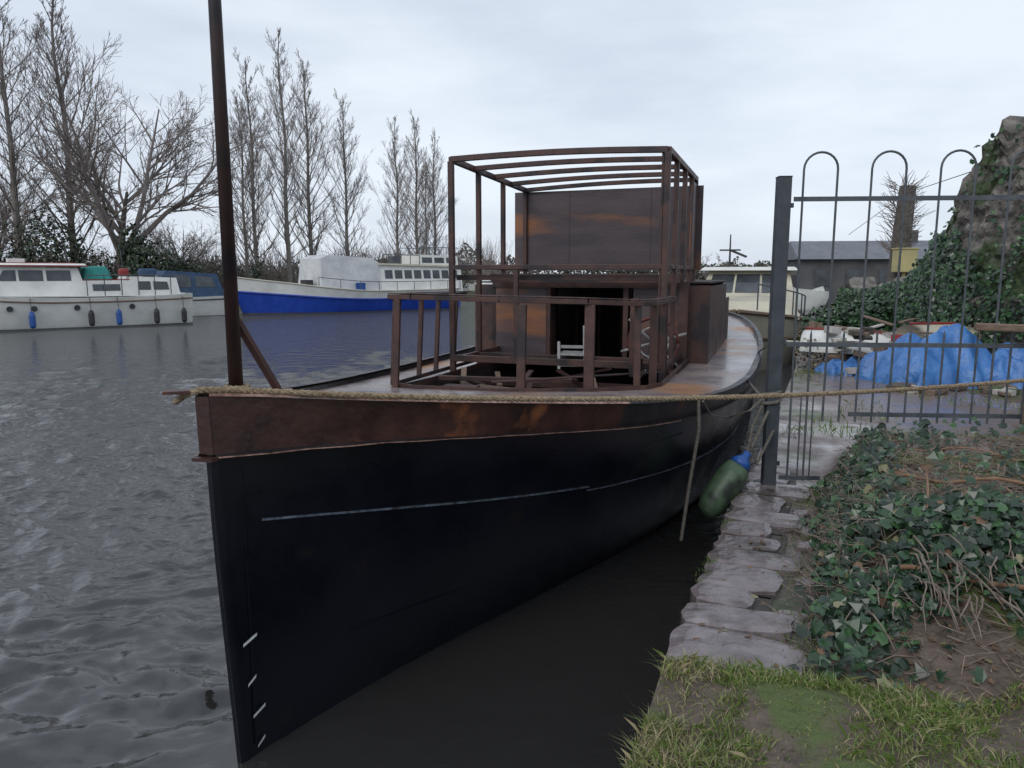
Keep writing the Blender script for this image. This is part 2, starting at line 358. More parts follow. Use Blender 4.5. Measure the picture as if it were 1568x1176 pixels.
b.tube([W(gw(2.6)+.05,2.6,1.07),W(gw(2.9),2.9,.93),W(gw(3.3)+.02,3.3,.84),Vector((1.62,4.95,.98)),Vector((1.72,5.0,1.05))],.007,6)
b.tube([W(gw(4.2),4.2,1.0),Vector((1.8,5.05,.98))],.01,6); b.tube([W(gw(6.2),6.2,1.03),Vector((1.8,5.05,1.45)),],.008,6)
b.tube([(1.78+.06*math.cos(t),5.0+.06*math.sin(t),.99+.01*t) for t in np.linspace(0,12,40)],.012,6)
b.tube([Vector((1.74,4.93,.98)),Vector((1.62,4.86,.75)),Vector((1.66,4.88,.62)),Vector((1.78,4.92,.85))],.01,6)
b.obj('tie_rope',['ropeg'])
fe=empty('boat_fender',(1.40,4.86,.46))
b=MB(); prof=[(0,.0),(.03,.005),(.07,.03),(.095,.09),(.103,.2),(.10,.33),(.075,.41)]
def lathe(b,prof,ax0,ax,mi=0,n=18):
    ax=Vector(ax).normalized(); b.tube([Vector(ax0)+ax*h for r,h in prof],[max(r,.001) for r,h in prof],n,mi)
lathe(b,prof,(-.1,-.06,-.17),(.58,.15,.8)); b.obj('fender_body',['greenf'],fe,smooth=True)
b=MB(); lathe(b,[(.076,.41),(.06,.45),(.03,.48),(.025,.52),(.0,.525)],(-.1,-.06,-.17),(.58,.15,.8)); b.obj('fender_top',['bluef'],fe,smooth=True)
b=MB(); b.tube([(.20,.02,.24),(.24,.08,.4),(.32,.13,.55)],.008,5); b.obj('fender_rope',['ropeg'],fe)

# ================================================================ WATER
def coords(lo,d0,d1,hi,step,g=1.045):
    c=list(np.arange(d0,d1,step)); s_=step;x=d1
    while x<hi: c.append(x); s_*=g; x+=s_
    c.append(hi); s_=step;x=d0
    while x>lo: s_*=g; x-=s_; c.append(max(x,lo))
    return np.array(sorted(set(c)))
xs=coords(-500,-4.6,.3,500,.021,1.03); ys=coords(-15,1.6,7.5,700,.021,1.02)
XX,YY=np.meshgrid(xs,ys); gxs=np.gradient(xs); gys=np.gradient(ys)
SP=np.maximum(gxs[None,:]*np.ones_like(YY),gys[:,None]*np.ones_like(XX))
Z=np.zeros_like(XX)
px_=XX+.10*np.sin(YY*1.7)+.05*np.sin(YY*4.3+XX)+.02*np.sin(YY*11+XX*3); py_=YY+.10*np.sin(XX*2.1+1)+.05*np.sin(XX*5.1-YY)+.02*np.sin(XX*12-YY*4)
for i in range(130):
    lam=.075*(.75/.075)**(rs.rand()); th=R(66)+rs.randn()*.7; k=2*math.pi/lam
    amp=.0068*lam**.82*rs.uniform(.6,1.4); att=np.clip((lam/(SP*3.0)-.8),0,1)
    ph=k*(math.cos(th)*px_+math.sin(th)*py_)+rs.rand()*6.28
    env=.45+.55*np.sin(XX*rs.uniform(.5,4)+YY*rs.uniform(.5,4)+i)
    Z+=amp*att*env*((1-2*np.abs(np.sin(ph/2))) if i%2==0 else np.sin(ph))
gust=.85+.25*np.sin(XX*.9+.6*np.sin(YY*1.1))*np.sin(YY*.8+XX*.3)
lw=(XX+1.1)*.9397-(YY-2.65)*.342; ll=(XX+1.1)*.342+(YY-2.65)*.9397
mask=1-.95*np.clip((lw+.35)/.5,0,1)*np.clip((8-lw)/1,0,1)
Z*=mask*1.35*gust
nx,ny=len(xs),len(ys)
me=bpy.data.meshes.new('water'); co=np.stack([XX,YY,Z],-1).reshape(-1,3)
idx=np.arange(nx*ny).reshape(ny,nx); q=np.stack([idx[:-1,:-1],idx[:-1,1:],idx[1:,1:],idx[1:,:-1]],-1).reshape(-1,4)
me.vertices.add(len(co)); me.vertices.foreach_set('co',co.ravel()); me.loops.add(q.size); me.loops.foreach_set('vertex_index',q.ravel())
me.polygons.add(len(q)); me.polygons.foreach_set('loop_start',np.arange(0,q.size,4)); me.polygons.foreach_set('loop_total',np.full(len(q),4)); me.update(calc_edges=True)
me.polygons.foreach_set('use_smooth',np.ones(len(q),dtype=bool))
wm=bpy.data.materials.new('river_water'); wm.use_nodes=True; nt=wm.node_tree; N=nt.nodes; L=nt.links; p=N['Principled BSDF']
p.inputs['Base Color'].default_value=(.028,.027,.026,1); p.inputs['Roughness'].default_value=.035; p.inputs['IOR'].default_value=1.62
geo=N.new('ShaderNodeNewGeometry')
def nz_(sc,st_):
    mp=N.new('ShaderNodeMapping'); mp.inputs['Rotation'].default_value=(0,0,R(-24)); mp.inputs['Scale'].default_value=st_; L.new(geo.outputs['Position'],mp.inputs[0])
    n=N.new('ShaderNodeTexNoise'); n.inputs['Scale'].default_value=sc; n.inputs['Detail'].default_value=5; n.inputs['Roughness'].default_value=.55; L.new(mp.outputs[0],n.inputs['Vector']); return n.outputs['Fac']
a=nz_(3.2,(.8,1.3,1)); c=nz_(9,(.9,1.3,1))
ad=N.new('ShaderNodeMath'); ad.operation='MULTIPLY_ADD'; L.new(c,ad.inputs[0]); ad.inputs[1].default_value=.6; L.new(a,ad.inputs[2])
vm=N.new('ShaderNodeVectorMath'); vm.operation='LENGTH'; L.new(geo.outputs['Position'],vm.inputs[0])
mr=N.new('ShaderNodeMapRange'); mr.inputs[1].default_value=3.5; mr.inputs[2].default_value=14; mr.inputs[3].default_value=.04; mr.inputs[4].default_value=1; L.new(vm.outputs['Value'],mr.inputs[0])
bp=N.new('ShaderNodeBump'); bp.inputs['Distance'].default_value=.18; L.new(mr.outputs[0],bp.inputs['Strength']); L.new(ad.outputs[0],bp.inputs['Height']); L.new(bp.outputs[0],p.inputs['Normal'])
me.materials.append(wm); wo=bpy.data.objects.new('river_water',me); col.objects.link(wo)

# ================================================================ QUAY + NEAR GROUND
Q0=Vector((.432,2.24,0)); qd=Vector((.398,.9174,0)); qp=Vector((.9174,-.398,0))
def qw(s_,t,z=0): v=Q0+qd*s_+qp*t; return Vector((v.x,v.y,z))
def gz(s_,t):
    n=noise.noise(Vector((s_*1.6,t*1.6,0)))*.05+noise.noise(Vector((s_*5,t*5,4)))*.018
    bed=sm(t,.50,.85)*sm(s_+.25*t,.55,1.75)
    bed*=1-sm(s_,3.4,4.6)
    front=(1-sm(s_,.2,.6))*sm(t,.0,.5)*.06
    nn=n*(.25+.75*max(bed,(1-sm(s_,.3,.7))))
    if t<.5 and s_>.5: nn*=.2
    return .435+.43*bed+front+nn-(.02 if (t<.52 and .45<s_<3.6) else 0)
ss=np.concatenate([np.arange(-3,6,.06),np.arange(6,22,.25)]); ts=np.concatenate([np.arange(0,3.6,.06),np.arange(3.6,14,.3)])
b=MB(); vs=[qw(s_,t,gz(s_,t)+(.006*noise.noise(Vector((s_*14,t*14,0))))) for s_ in ss for t in ts]; nt_=len(ts); fs=[];ms=[]
for i in range(len(ss)-1):
    for j in range(nt_-1):
        a=i*nt_+j; fs.append((a,a+1,a+nt_+1,a+nt_)); s_,t=ss[i],ts[j]
        ms.append((2 if s_>2.65+.15*math.sin(t*5) and t>.9 else 0) if s_<3.3 and t>.52 or s_<.5 else (1 if s_<3.2 else (2 if t<2.3+.3*math.sin(s_*2) else 0)))
b.add(vs,fs); b.m=[m for m in ms]
b.obj('near_bank_ground',['soil','mortar','puddle'],smooth=True)
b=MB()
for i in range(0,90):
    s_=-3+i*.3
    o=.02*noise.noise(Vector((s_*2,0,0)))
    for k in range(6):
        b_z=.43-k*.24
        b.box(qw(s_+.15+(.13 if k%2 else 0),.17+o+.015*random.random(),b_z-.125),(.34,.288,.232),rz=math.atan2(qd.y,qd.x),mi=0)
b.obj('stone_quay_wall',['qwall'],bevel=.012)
b=MB(); s_=.40
def slab(s0,s1,t0,t1,z):
    na,nb=8,8; vs=[]; ph=random.uniform(0,50)
    for i in range(na+1):
        for j in range(nb+1):
            u,v=i/na,j/nb; e=min(u,1-u,v,1-v)
            cu=.12*(1-abs(2*v-1)**4)-.12; cv=.10*(1-abs(2*u-1)**4)-.10
            uu=.5+(u-.5)*(1+cu*.8); vv=.5+(v-.5)*(1+cv)
            s=s0+(s1-s0)*uu+.02*noise.noise(Vector((v*2+ph,u,0)))+skew*(v-.5); t=t0+(t1-t0)*vv+.03*noise.noise(Vector((u*2+ph,v,9)))
            zz=z+.006*noise.noise(Vector((s*6,t*6,ph)))+.004*noise.noise(Vector((s*20,t*20,ph)))-(.010 if e<.01 else 0)
            vs.append(qw(s,t,zz))
    fs=[(i*(nb+1)+j,i*(nb+1)+j+1,(i+1)*(nb+1)+j+1,(i+1)*(nb+1)+j) for i in range(na) for j in range(nb)]
    rim=[j for j in range(nb+1)]+[i*(nb+1)+nb for i in range(1,na+1)]+[na*(nb+1)+j for j in range(nb-1,-1,-1)]+[i*(nb+1) for i in range(na-1,0,-1)]
    o=len(vs); vs+=[Vector((vs[k].x,vs[k].y,z-.13)) for k in rim]; m_=len(rim)
    fs+=[(rim[k],o+k,o+(k+1)%m_,rim[(k+1)%m_]) for k in range(m_)]
    b.add(vs,fs)
slab_rows=[(.38,.47)]+[(random.uniform(.17,.36),random.choice([.24,.27,.3,.34,.42])) for _ in range(14)]
for ln,wid in slab_rows:
    if s_>3.8: break
    skew=random.uniform(-.03,.06)
    slab(s_+.003,s_+ln-.003,-.03,wid,.449+random.uniform(-.008,.006))
    s_+=ln
for i in range(7):
    a=random.uniform(.9,3.4); t=random.uniform(.32,.42); skew=0; slab(a,a+random.uniform(.08,.2),t,t+random.uniform(.08,.13),.434)
b.obj('flagstone_path',['stone'],smooth=False)
b=MB()
rp=[qw(-15,.3,.36),qw(26,.3,.36),(48,112,.36),(60,175,.5),(150,690,1),(640,690,1),(640,-60,.36),(30,-60,.36)]
b.add(rp,[tuple(range(len(rp)))])
lb=[(-90,-20),(-60,2),(-21.5,28),(-17,33),(-16.2,39.5),(-6.5,48.5),(2,75),(9,140),(60,176),(150,690),(-640,690),(-640,-20)]
b.add([(x,y,.55) for x,y in lb],[tuple(range(len(lb)))])
for (x0,y0),(x1,y1) in zip(lb[:9],lb[1:9]): b.add([(x0,y0,.55),(x1,y1,.55),(x1*.99+.3,y1-.5,-.3),(x0*.99+.3,y0-.5,-.3)],[(0,1,2,3)])
b.obj('ground',['land'])

# ================================================================ foliage helpers
IVY=[(0,-.5),(.42,-.32),(.5,.12),(.16,.16),(0,.62),(-.16,.16),(-.5,.12),(-.42,-.32)]
def leaf(b,p,nrm,size,mi,shape=IVY):
    nrm=nrm.normalized(); a=nrm.orthogonal().normalized(); c=nrm.cross(a); t=random.uniform(0,6.28)
    u=a*math.cos(t)+c*math.sin(t); v=nrm.cross(u)
    vs=[p+u*x*size+v*y*size+nrm*(-abs(x)*.25*size) for x,y in shape]
    b.add(vs,[tuple(range(len(shape)))],mi)
def rnd_dir(): 
    v=Vector((random.gauss(0,1),random.gauss(0,1),random.gauss(0,1))); return v.normalized()
b=MB(); cnt=0
while cnt<10500:
    s_=random.uniform(.45,3.15); t=random.uniform(.42,3.0); 
    nn=noise.noise(Vector((s_*2.4,t*2.4,9)))+.5*noise.noise(Vector((s_*6,t*6,2)))
    face=sm(t,.47,.60)*(1-sm(t,.66,.90))*(1-.3*sm(s_,1.9,2.6)); slope=sm(s_,.62,.85)*(1-sm(s_+.06*t,1.38,1.68))*sm(t,.6,.8)
    dns=max(face*(.8+1.0*nn),slope*(.75+1.4*nn),.02+.2*max(0,nn-.25))
    if s_<.8: dns*=.3
    if random.random()>dns: continue
    z=gz(s_,t); hgt=random.random()**1.6*.13*(1+noise.noise(Vector((s_*3,t*3,1))))
    nrm=Vector((-.5,-.5,1))+rnd_dir()*.75
    leaf(b,qw(s_+random.gauss(0,.02),t+random.gauss(0,.02),z+hgt),nrm,random.uniform(.026,.062),random.choices([0,1,2,3,4],[5,2,5,.15,.3])[0]); cnt+=1
for i in range(4600):
    s_=random.uniform(.5,3.3); t=random.uniform(.05,3.2)
    if t<.5 and random.random()<.88: continue
    leaf(b,qw(s_,t,gz(s_,t)+(.035 if t<.5 else .008)),Vector((0,0,1))+rnd_dir()*.3,random.uniform(.012,.04),4 if random.random()<.8 else 3,[(0,-.5),(.3,-.1),(.25,.3),(0,.6),(-.25,.3),(-.3,-.1)])
b.obj('ivy_ground_cover',['ivy0','ivy1','ivy2','ivy3','deadleaf'])
b=MB()
for i in range(2600):
    s_=random.uniform(.5,3.1); t=random.uniform(.45,2.9); z=gz(s_,t); p=qw(s_,t,z+.01); d=rnd_dir(); d.z=abs(d.z)*.3; ln=random.uniform(.05,.22)
    q=p+d*ln; q.z+=random.uniform(-.02,.04); m_=(p+q)/2+rnd_dir()*.03
    b.tube([p,m_,q],[.0026,.002,.001],3)
for i in range(420):
    s_=random.uniform(.9,3.0); t=random.gauss(.62,.10); p=qw(s_,t,gz(s_,t)+.03); d=(Vector((-.6,-.3,.6))+rnd_dir()).normalized(); P=[]
    for k in range(4):
        P.append(p.copy()); p=p+d*random.uniform(.03,.08); d=(d+rnd_dir()*.5+Vector((0,0,-.25))).normalized()
    b.tube(P,[.003,.0025,.002,.001],3)
for i in range(60):
    s_=random.uniform(.62,.95); t=random.gauss(1.02,.14); P=[]; q=qw(s_+.2,t,gz(s_+.2,t)+.08)
    d=Vector((random.uniform(-.5,.2),-1,random.uniform(-.2,.5))).normalized(); ln=random.uniform(.12,.3)
    for k in range(5):
        P.append(q.copy()); q=q+d*ln/4; d=(d+rnd_dir()*.35+Vector((0,0,-.3))).normalized(); q.z=max(q.z,.46)
    b.tube(P,[.0045,.004,.0035,.003,.0015],4)
b.obj('dead_twigs',['deadtwig'])
b=MB()
def vine(pl,r,lift=.03):
    P=[]
    for i in range(len(pl)-1):
        for k in range(6):
            u=k/6; s_=pl[i][0]*(1-u)+pl[i+1][0]*u; t=pl[i][1]*(1-u)+pl[i+1][1]*u
            P.append(qw(s_+.03*math.sin(6*s_+t*9),t+.02*math.sin(8*t),gz(s_,t)+lift+.02*math.sin(t*11)))
    b.tube(P,r,6)
vine([(.98,.80),(.95,1.0),(.85,1.3),(.78,1.8),(.8,2.6)],.011,.08); vine([(1.85,.8),(1.9,1.2),(1.8,1.7),(1.8,2.6)],.010,.04); vine([(1.75,1.5),(1.95,1.4),(2.2,1.55),(2.25,1.9),(2.05,2.1),(1.9,1.8),(1.95,2.6)],.010,.05)
vine([(1.9,.95),(1.3,.9),(.9,.98)],.006,.09); vine([(1.5,1.25),(1.1,1.3),(.7,1.5)],.006,.1); vine([(2.6,.9),(2.5,1.6),(2.7,2.4)],.006,.03)
b.obj('ivy_vine_stems',['vine'],smooth=True)
b=MB()
def blade(p,h,w,mi):
    a=random.uniform(0,6.28); d=Vector((math.cos(a),math.sin(a),0)); ln=Vector((random.gauss(0,.6),random.gauss(0,.6),0))*h
    b.add([p-d*w,p+d*w,p+d*w*.6+ln*.4+Vector((0,0,h*.55)),p+ln+Vector((0,0,h*.75)),p-d*w*.6+ln*.4+Vector((0,0,h*.55))],[(0,1,2,3,4)],mi)
for i in range(60000):
    s_=random.uniform(-1.0,.75); t=random.uniform(.0,2.6)
    if s_>.42+.12*math.sin(t*5)+.25*sm(t,.5,1.2): continue
    n=noise.noise(Vector((s_*3,t*3,7)))+.5*noise.noise(Vector((s_*9,t*9,7)))
    if n<-.2 and random.random()<.75: continue
    edge=1-sm(t,.05,.35)
    n2=noise.noise(Vector((s_*2.2,t*2.2,31)))
    blade(qw(s_,t,gz(s_,max(t,0))-.004),random.uniform(.018,.05)*(1+n)*(1+.3*edge),random.uniform(.0013,.0028),random.choices([0,1,2],[5+8*max(0,n2),2.6,1.0] if edge<.5 else [2,4,3])[0])
for i in range(16000):
    s_=random.uniform(.7,3.3); t=random.uniform(.75,3.4)
    if noise.noise(Vector((s_*2,t*2,17)))<.05: continue
    blade(qw(s_,t,gz(s_,t)),random.uniform(.010,.035),.002,random.choices([0,1,2],[6,2,1])[0])
for i in range(9000):
    s_=random.uniform(3.6,14); t=random.uniform(.0,7)
    if noise.noise(Vector((s_*.9,t*.9,27)))<.08: continue
    blade(qw(s_,t,gz(s_,t)),random.uniform(.03,.10),.005,random.choices([0,1,2],[4,2,1])[0])
for i in range(3000):
    s_=random.uniform(.4,3.3); t=random.choice([random.gauss(.50,.035),random.gauss(.40,.06),random.gauss(.0,.02)])
    if noise.noise(Vector((s_*2.5,t,3)))<0: continue
    blade(qw(s_,t,.43),random.uniform(.012,.035),.002,0)
b.obj('grass',['gr0','gr1','gr2'])

# ================================================================ GATE / FENCE
ga=empty('hoop_top_metal_fence',(1.80,5.0,0),R(-4.7))
b=MB(); b.box((-.01,0,1.47),(.085,.085,2.12)); b.box((-.01,0,2.533),(.092,.092,.006)); b.box((-.01,0,.447),(.16,.16,.012)); b.obj('gate_post',['post'],ga,bevel=.004)
b=MB()
rx0,rx1=.06,2.75
for z in (2.39,1.43): b.beam((rx0,0,z),(rx1,0,z),.012,.030)
b.beam((rx0,0,.50),(.34,0,.50),.012,.03); b.beam((.5,0,.955),(rx1,0,.955),.012,.03)
xs_=[.115+.2155*i for i in range(13)]
for i in range(0,12,2):
    x0,x1=xs_[i],xs_[i+1]; xc=(x0+x1)/2; r=(x1-x0)/2; z0=.48 if x0<.3 else .9
    arc=[(xc-r*math.cos(t),0,2.58+r*math.sin(t)) for t in np.linspace(0,math.pi,13)]
    b.tube([(x0,0,z0)]+arc+[(x1,0,.9 if x1>.3 else .48)],.0075,8)
for i in range(13):
    x=xs_[i]-.108
    if x>.08 : 
        z0=.48 if x<.34 else .9
        b.tube([(x,0,z0),(x,0,1.50)],.007,6); b.tube([(x,0,1.50),(x,0,1.53)],[.007,.001],6)
    if x<.3:
        for dx in (-.04,.04): 
            if x+dx>.06: b.tube([(x+dx,0,z0 if x>.08 else .48),(x+dx,0,1.1)],.005,6)
b.box((.035,0,2.35),(.05,.02,.03)); b.box((.035,0,1.45),(.05,.02,.03)); b.box((.035,0,.6),(.05,.02,.03))
b.obj('fence_bars',['gal'],ga,smooth=False)
b=MB(); b.box((1.66,-.1,1.15),(.12,.12,.8),mi=0); b.beam((1.25,-.05,1.56),(2.6,-.15,1.52),.05,.05)
b.obj('timber_rail',['wood'],ga,bevel=.01)

# ================================================================ beyond the gate
def wpt(px,d): return (px-784)/1130*d
path=[(8.5,19,1.5),(7.8,15.9,1.55),(7.45,13.8,1.8),(7.15,12.6,2.35),(7.0,11.8,3.0),(6.95,11.35,3.55),(7.0,11.0,3.85),(7.3,10.2,4.0),(7.8,9.3,3.95),(8.8,8.0,4.1),(10,7,4.1)]
b=MB(); n1=120; nzv=48
P=[]
for i in range(n1):
    u=i/(n1-1)*(len(path)-1); k=min(int(u),len(path)-2); f=u-k
    P.append([path[k][j]*(1-f)+path[k+1][j]*f for j in range(3)])
vs=[]
def stone_d(y,z):
    d,_p=noise.voronoi(Vector((y*3.0,z*5.5,0))); return min(.5,(d[1]-d[0]))*.20
for i,(x,y,zt) in enumerate(P):
    zt+=noise.noise(Vector((i*.23,0,0)))*.25+.12*((i*7)%5>3)
    for j in range(nzv+8):
        if j<=nzv: z=.35+(zt-.35)*j/nzv; off=0
        else: z=zt+.02; off=(j-nzv)*.1
        d=-stone_d(y,z)+noise.noise(Vector((y*1.5,z*1.5,0)))*.12+noise.noise(Vector((y*8,z*10,3)))*.03
        vs.append((x+off+d*(1 if j<=nzv else .3),y+off*.3+d*.4,z+(abs(d) if j>nzv else 0)))
m_=nzv+8
b.add(vs,[(i*m_+j,i*m_+j+1,(i+1)*m_+j+1,(i+1)*m_+j) for i in range(n1-1) for j in range(m_-1)])
b.obj('ruined_stone_wall',['wall'],smooth=False)
b=MB(); cnt=0
while cnt<9500:
    i=random.randrange(n1); x,y,zt=P[i]; z=random.uniform(.4,zt+.05)
    n=noise.noise(Vector((y*.8,z*.9,5)))+.4*noise.noise(Vector((y*2.5,z*2.5,5)))
    if y>12.6: dn=1
    elif y>11.5: dn=1 if z<1.3+(y-11.3)*1.3 else (.35 if n>.1 else .04)
    elif y>10.9: dn=.6 if (n>.15 or z<1.4) else .03
    else: dn=.95 if n>-.3 and z<3.5+.5*n else .10
    if random.random()>dn: continue
    nr=Vector((-1,-.5,.4))+rnd_dir()*.7
    leaf(b,Vector((x-random.uniform(.02,.22),y-random.uniform(0,.1),z)),nr,random.uniform(.05,.10),random.choices([0,1,2],[5,3.5,3])[0]); cnt+=1
b.obj('ivy_on_wall',['ivy0','ivy1','ivy2'])
def leafmass(name,blobs,n,size,mats,wts,core=True):
    b=MB(); tot=sum(r[0]*r[2] for c,r in blobs)
    for c,r in blobs:
        c=Vector(c)
        for i in range(int(n*r[0]*r[2]/tot)):
            d=rnd_dir(); nn=1+.35*noise.noise(d*2.2+c)+.2*noise.noise(d*5+c); k=nn*(random.random()**.25)
            p=c+Vector((d.x*r[0],d.y*r[1],d.z*r[2]))*k
            if p.z<.3: continue
            leaf(b,p,d+rnd_dir()*.8+Vector((0,0,.3)),random.uniform(.6,1.3)*size,random.choices(range(len(mats)),wts)[0])
    return b.obj(name,mats)
leafmass('ivy_hedge',[((6.3,14.6,.85),(.6,.4,.5)),((7.0,14.4,.9),(.6,.4,.55)),((7.6,14.6,.95),(.6,.5,.6))],4500,.07,['ivy0','ivy1','ivy2'],[5,4,3])
leafmass('bramble_bush',[((4.75,11.6,.65),(.28,.3,.3)),((5.6,13.6,.7),(.35,.4,.35))],900,.04,['ivy0','gr2','deadtwig'],[2,1.5,5])
def blobsheet(name,c,sx,sy,h,matn,seed,n=48,rz=0):
    b=MB(); vs=[]
    for i in range(n+1):
        for j in range(n+1):
            u,v=i/n*2-1,j/n*2-1; rr=min(1,max(abs(u),abs(v))**2.2)
            fold=.14*math.sin(7*u+5*noise.noise(Vector((u+seed,v,3))))*abs(v)+.08*math.sin(13*v+4*u+5*noise.noise(Vector((u*2+seed,v*2,8))))
            z=h*(1-rr)**.55*(.8+.5*noise.noise(Vector((u*1.6+seed,v*1.6,0)))+.14*noise.noise(Vector((u*4+seed,v*4,2)))+fold)
            vs.append((u*sx*(1+.25*noise.noise(Vector((v*3,seed,1)))),v*sy*(1+.25*noise.noise(Vector((u*3,seed,5)))),max(0,z)))
    b.add(vs,[(i*(n+1)+j,(i+1)*(n+1)+j,(i+1)*(n+1)+j+1,i*(n+1)+j+1) for i in range(n) for j in range(n)])
    return b.obj(name,[matn],loc=c,rz=rz,smooth=True)
blobsheet('blue_tarpaulin',(5.75,10.0,.43),.75,.6,.72,'tarp',3,rz=.2)
blobsheet('blue_tarpaulin',(6.75,9.9,.43),.5,.5,.5,'tarp',11)
blobsheet('blue_tarpaulin',(5.0,11.0,.43),.35,.3,.22,'tarp',21)
b=MB()
for i in range(120):
    x=random.uniform(4.9,6.9); y=random.uniform(10.6,12.2); z=.47+random.random()*.6
    b.box((x,y,z),(random.uniform(.08,.28),random.uniform(.08,.25),random.uniform(.04,.14)),rz=random.uniform(0,3),rx=random.uniform(-.3,.3),mi=random.choice([0,0,1,1,2,3,5]))
for i in range(22):
    x=random.uniform(4.9,6.3);y=random.uniform(8.8,9.6); b.box((x,y,.47),(random.uniform(.08,.3),random.uniform(.08,.25),random.uniform(.03,.1)),rz=random.uniform(0,3),mi=random.choice([0,1,2]))
for i in range(22):
    x=random.uniform(4.9,6.7);y=random.uniform(10.6,12);a=random.uniform(0,3)
    p=Vector((x,y,.6+random.random()*.55)); b.beam(p,p+Vector((math.cos(a)*.8,math.sin(a)*.5,random.uniform(-.15,.15))),.08,.03,random.choice([1,1,0,4]))
b.obj('rubble_pile',['paleblk','wood','soil','qwall','cream','red'],bevel=.008)
def dinghy(name,loc,rz,mats,L=1.7,W_=.6,H=.42):
    b=MB(); n=14;k=10; vs=[]
    for i in range(n+1):
        u=i/n; bb=W_*(1-(1-min(u/.6,1))**2)**.5*(1-.15*max(0,u-.6))+.01
        for j in range(k+1):
            t=math.pi*j/k; vs.append((bb*math.cos(t),L*(u-.5),H*math.sin(t)**.7*(.55+.45*min(1,bb/W_))))
    b.add(vs,[(i*(k+1)+j,(i+1)*(k+1)+j,(i+1)*(k+1)+j+1,i*(k+1)+j+1) for i in range(n) for j in range(k)]+[tuple(n*(k+1)+j for j in range(k+1))])
    b.tube([(0,L*(u-.5),H*(.57+.45*min(1,(1-(1-min(u/.6,1))**2)**.5))+.01) for u in np.linspace(.03,1,10)],.02,5,1)
    b.obj(name,mats,loc=loc,rz=rz,smooth=True)
dinghy('upturned_dinghy',(5.35,11.6,.70),R(60),['white','red'],1.4,.45,.32)
dinghy('upturned_dinghy',(6.6,11.2,.85),R(95),['cream','red'],1.2,.4,.3)
bl=empty('slate_roof_building',(19.5,42,0),R(-8))
b=MB(); b.box((0,0,1.45),(7.2,4,2.6)); b.box((-3.9,.5,1.1),(1.5,2.5,1.6)); b.obj('walls',['dwall'],bl)
b=MB(); b.add([(-3.8,-2.3,2.70),(3.8,-2.3,2.70),(3.8,0,3.75),(-3.8,0,3.75),(3.8,2.3,2.7),(-3.8,2.3,2.7)],[(0,1,2,3),(3,2,4,5),(0,3,5),(1,4,2)]); b.obj('roof',['slate'],bl)
b=MB()
for x in (-2.4,-.8,.9,2.5): b.box((x,-2.02,1.7),(.9,.05,.9))
b.obj('windows',['glass'],bl)
b=MB(); b.box((2.6,0,3.95),(.6,.6,.7)); b.obj('chimney',['dwall'],bl)

# ================================================================ TREES
def tw(b,p,d,L_,r,lvl,spec,rng):
    nseg=spec['seg'][lvl]; pts=[p.copy()];rad=[r]; dd=d.copy(); q=p.copy()
    for i in range(nseg):
        dd=(dd+Vector((rng.gauss(0,1),rng.gauss(0,1),rng.gauss(0,1)))*spec['wob'][lvl]+Vector((0,0,spec['up'][lvl]))).normalized()
        q=q+dd*(L_/nseg); pts.append(q.copy()); rad.append(max(spec['rmin'],r*(1-(i+1)/nseg*.8)))
    b.tube(pts,rad,spec['sides'][lvl],min(lvl,1) if lvl<2 else 1,cap=False)
    if lvl+1<len(spec['seg']):
        for c in range(spec['n'][lvl]):
            u=rng.uniform(spec['start'][lvl],1.0); k=min(int(u*nseg),nseg-1); f=u*nseg-k; pp=pts[k].lerp(pts[k+1],f)
            ax=(pts[k+1]-pts[k]).normalized(); o=ax.orthogonal().normalized(); t=rng.uniform(0,6.28); o=o*math.cos(t)+ax.cross(o)*math.sin(t)
            ang=spec['ang'][lvl]*rng.uniform(.7,1.25); nd=ax*math.cos(ang)+o*math.sin(ang)
            tw(b,pp,nd,L_*spec['len'][lvl]*rng.uniform(.6,1.15)*(1.15-.55*u),max(spec['rmin'],rad[k]*spec['rr'][lvl]),lvl+1,spec,rng)
def poplar(H,seed):
    rng=random.Random(seed); b=MB(); sp=dict(seg=[1,5,3,2],wob=[0,.05,.08,.10],up=[0,.13,.13,.10],rmin=.007,sides=[8,4,3,3],n=[0,9,5,0],start=[0,.15,.1],ang=[0,.5,.5],len=[0,.42,.5],rr=[0,.5,.6])
    tr=[Vector((.15*math.sin(i*.9+seed)*i/12,.1*math.cos(i+seed)*i/12,H*i/12)) for i in range(13)]
    b.tube(tr,[.15*(1-i/12.5)**.85*H/15+.010 for i in range(13)],8,0)
    for i in range(56):
        u=.10+.86*(i/56)**.95; k=int(u*12); p=tr[k].lerp(tr[min(k+1,12)],u*12-k); az=i*2.4+rng.uniform(-.5,.5); el=R(rng.uniform(30,55)+18*u)
        d=Vector((math.cos(az)*math.cos(el),math.sin(az)*math.cos(el),math.sin(el)))
        L_=min(4.4,max(1.3,(1-u)*H*.50))*rng.uniform(.6,1.2)*(1 if u>.3 else .75)
        tw(b,p,d,L_,.034*(1-u)+.014,1,sp,rng)
    return b
def spread(H,seed,n=(8,7,6,6),rmin=.009):
    rng=random.Random(seed); b=MB(); sp=dict(seg=[4,5,4,3,2],wob=[.04,.10,.12,.13,.13],up=[.05,.05,.05,.04,.02],rmin=rmin,sides=[8,6,4,3,3],n=[n[0],n[1],n[2],n[3],0],start=[.30,.18,.15,.12],ang=[.80,.62,.6,.6],len=[1.45,.62,.55,.5],rr=[.6,.6,.6,.6])
    tw(b,Vector((0,0,0)),Vector((0,0,1)),H*.42,H*.026,0,sp,rng)
    return b
pm=[]
for sd,H in ((1,15.5),(2,16),(3,14)):
    o=poplar(H,sd).obj('poplar_tree',['bark','twig'])
    pm.append((o,H))
def place(src,name,loc,sc,rz):
    o=bpy.data.objects.new(name,src.data); col.objects.link(o); o.location=loc; o.scale=sc; o.rotation_euler[2]=rz
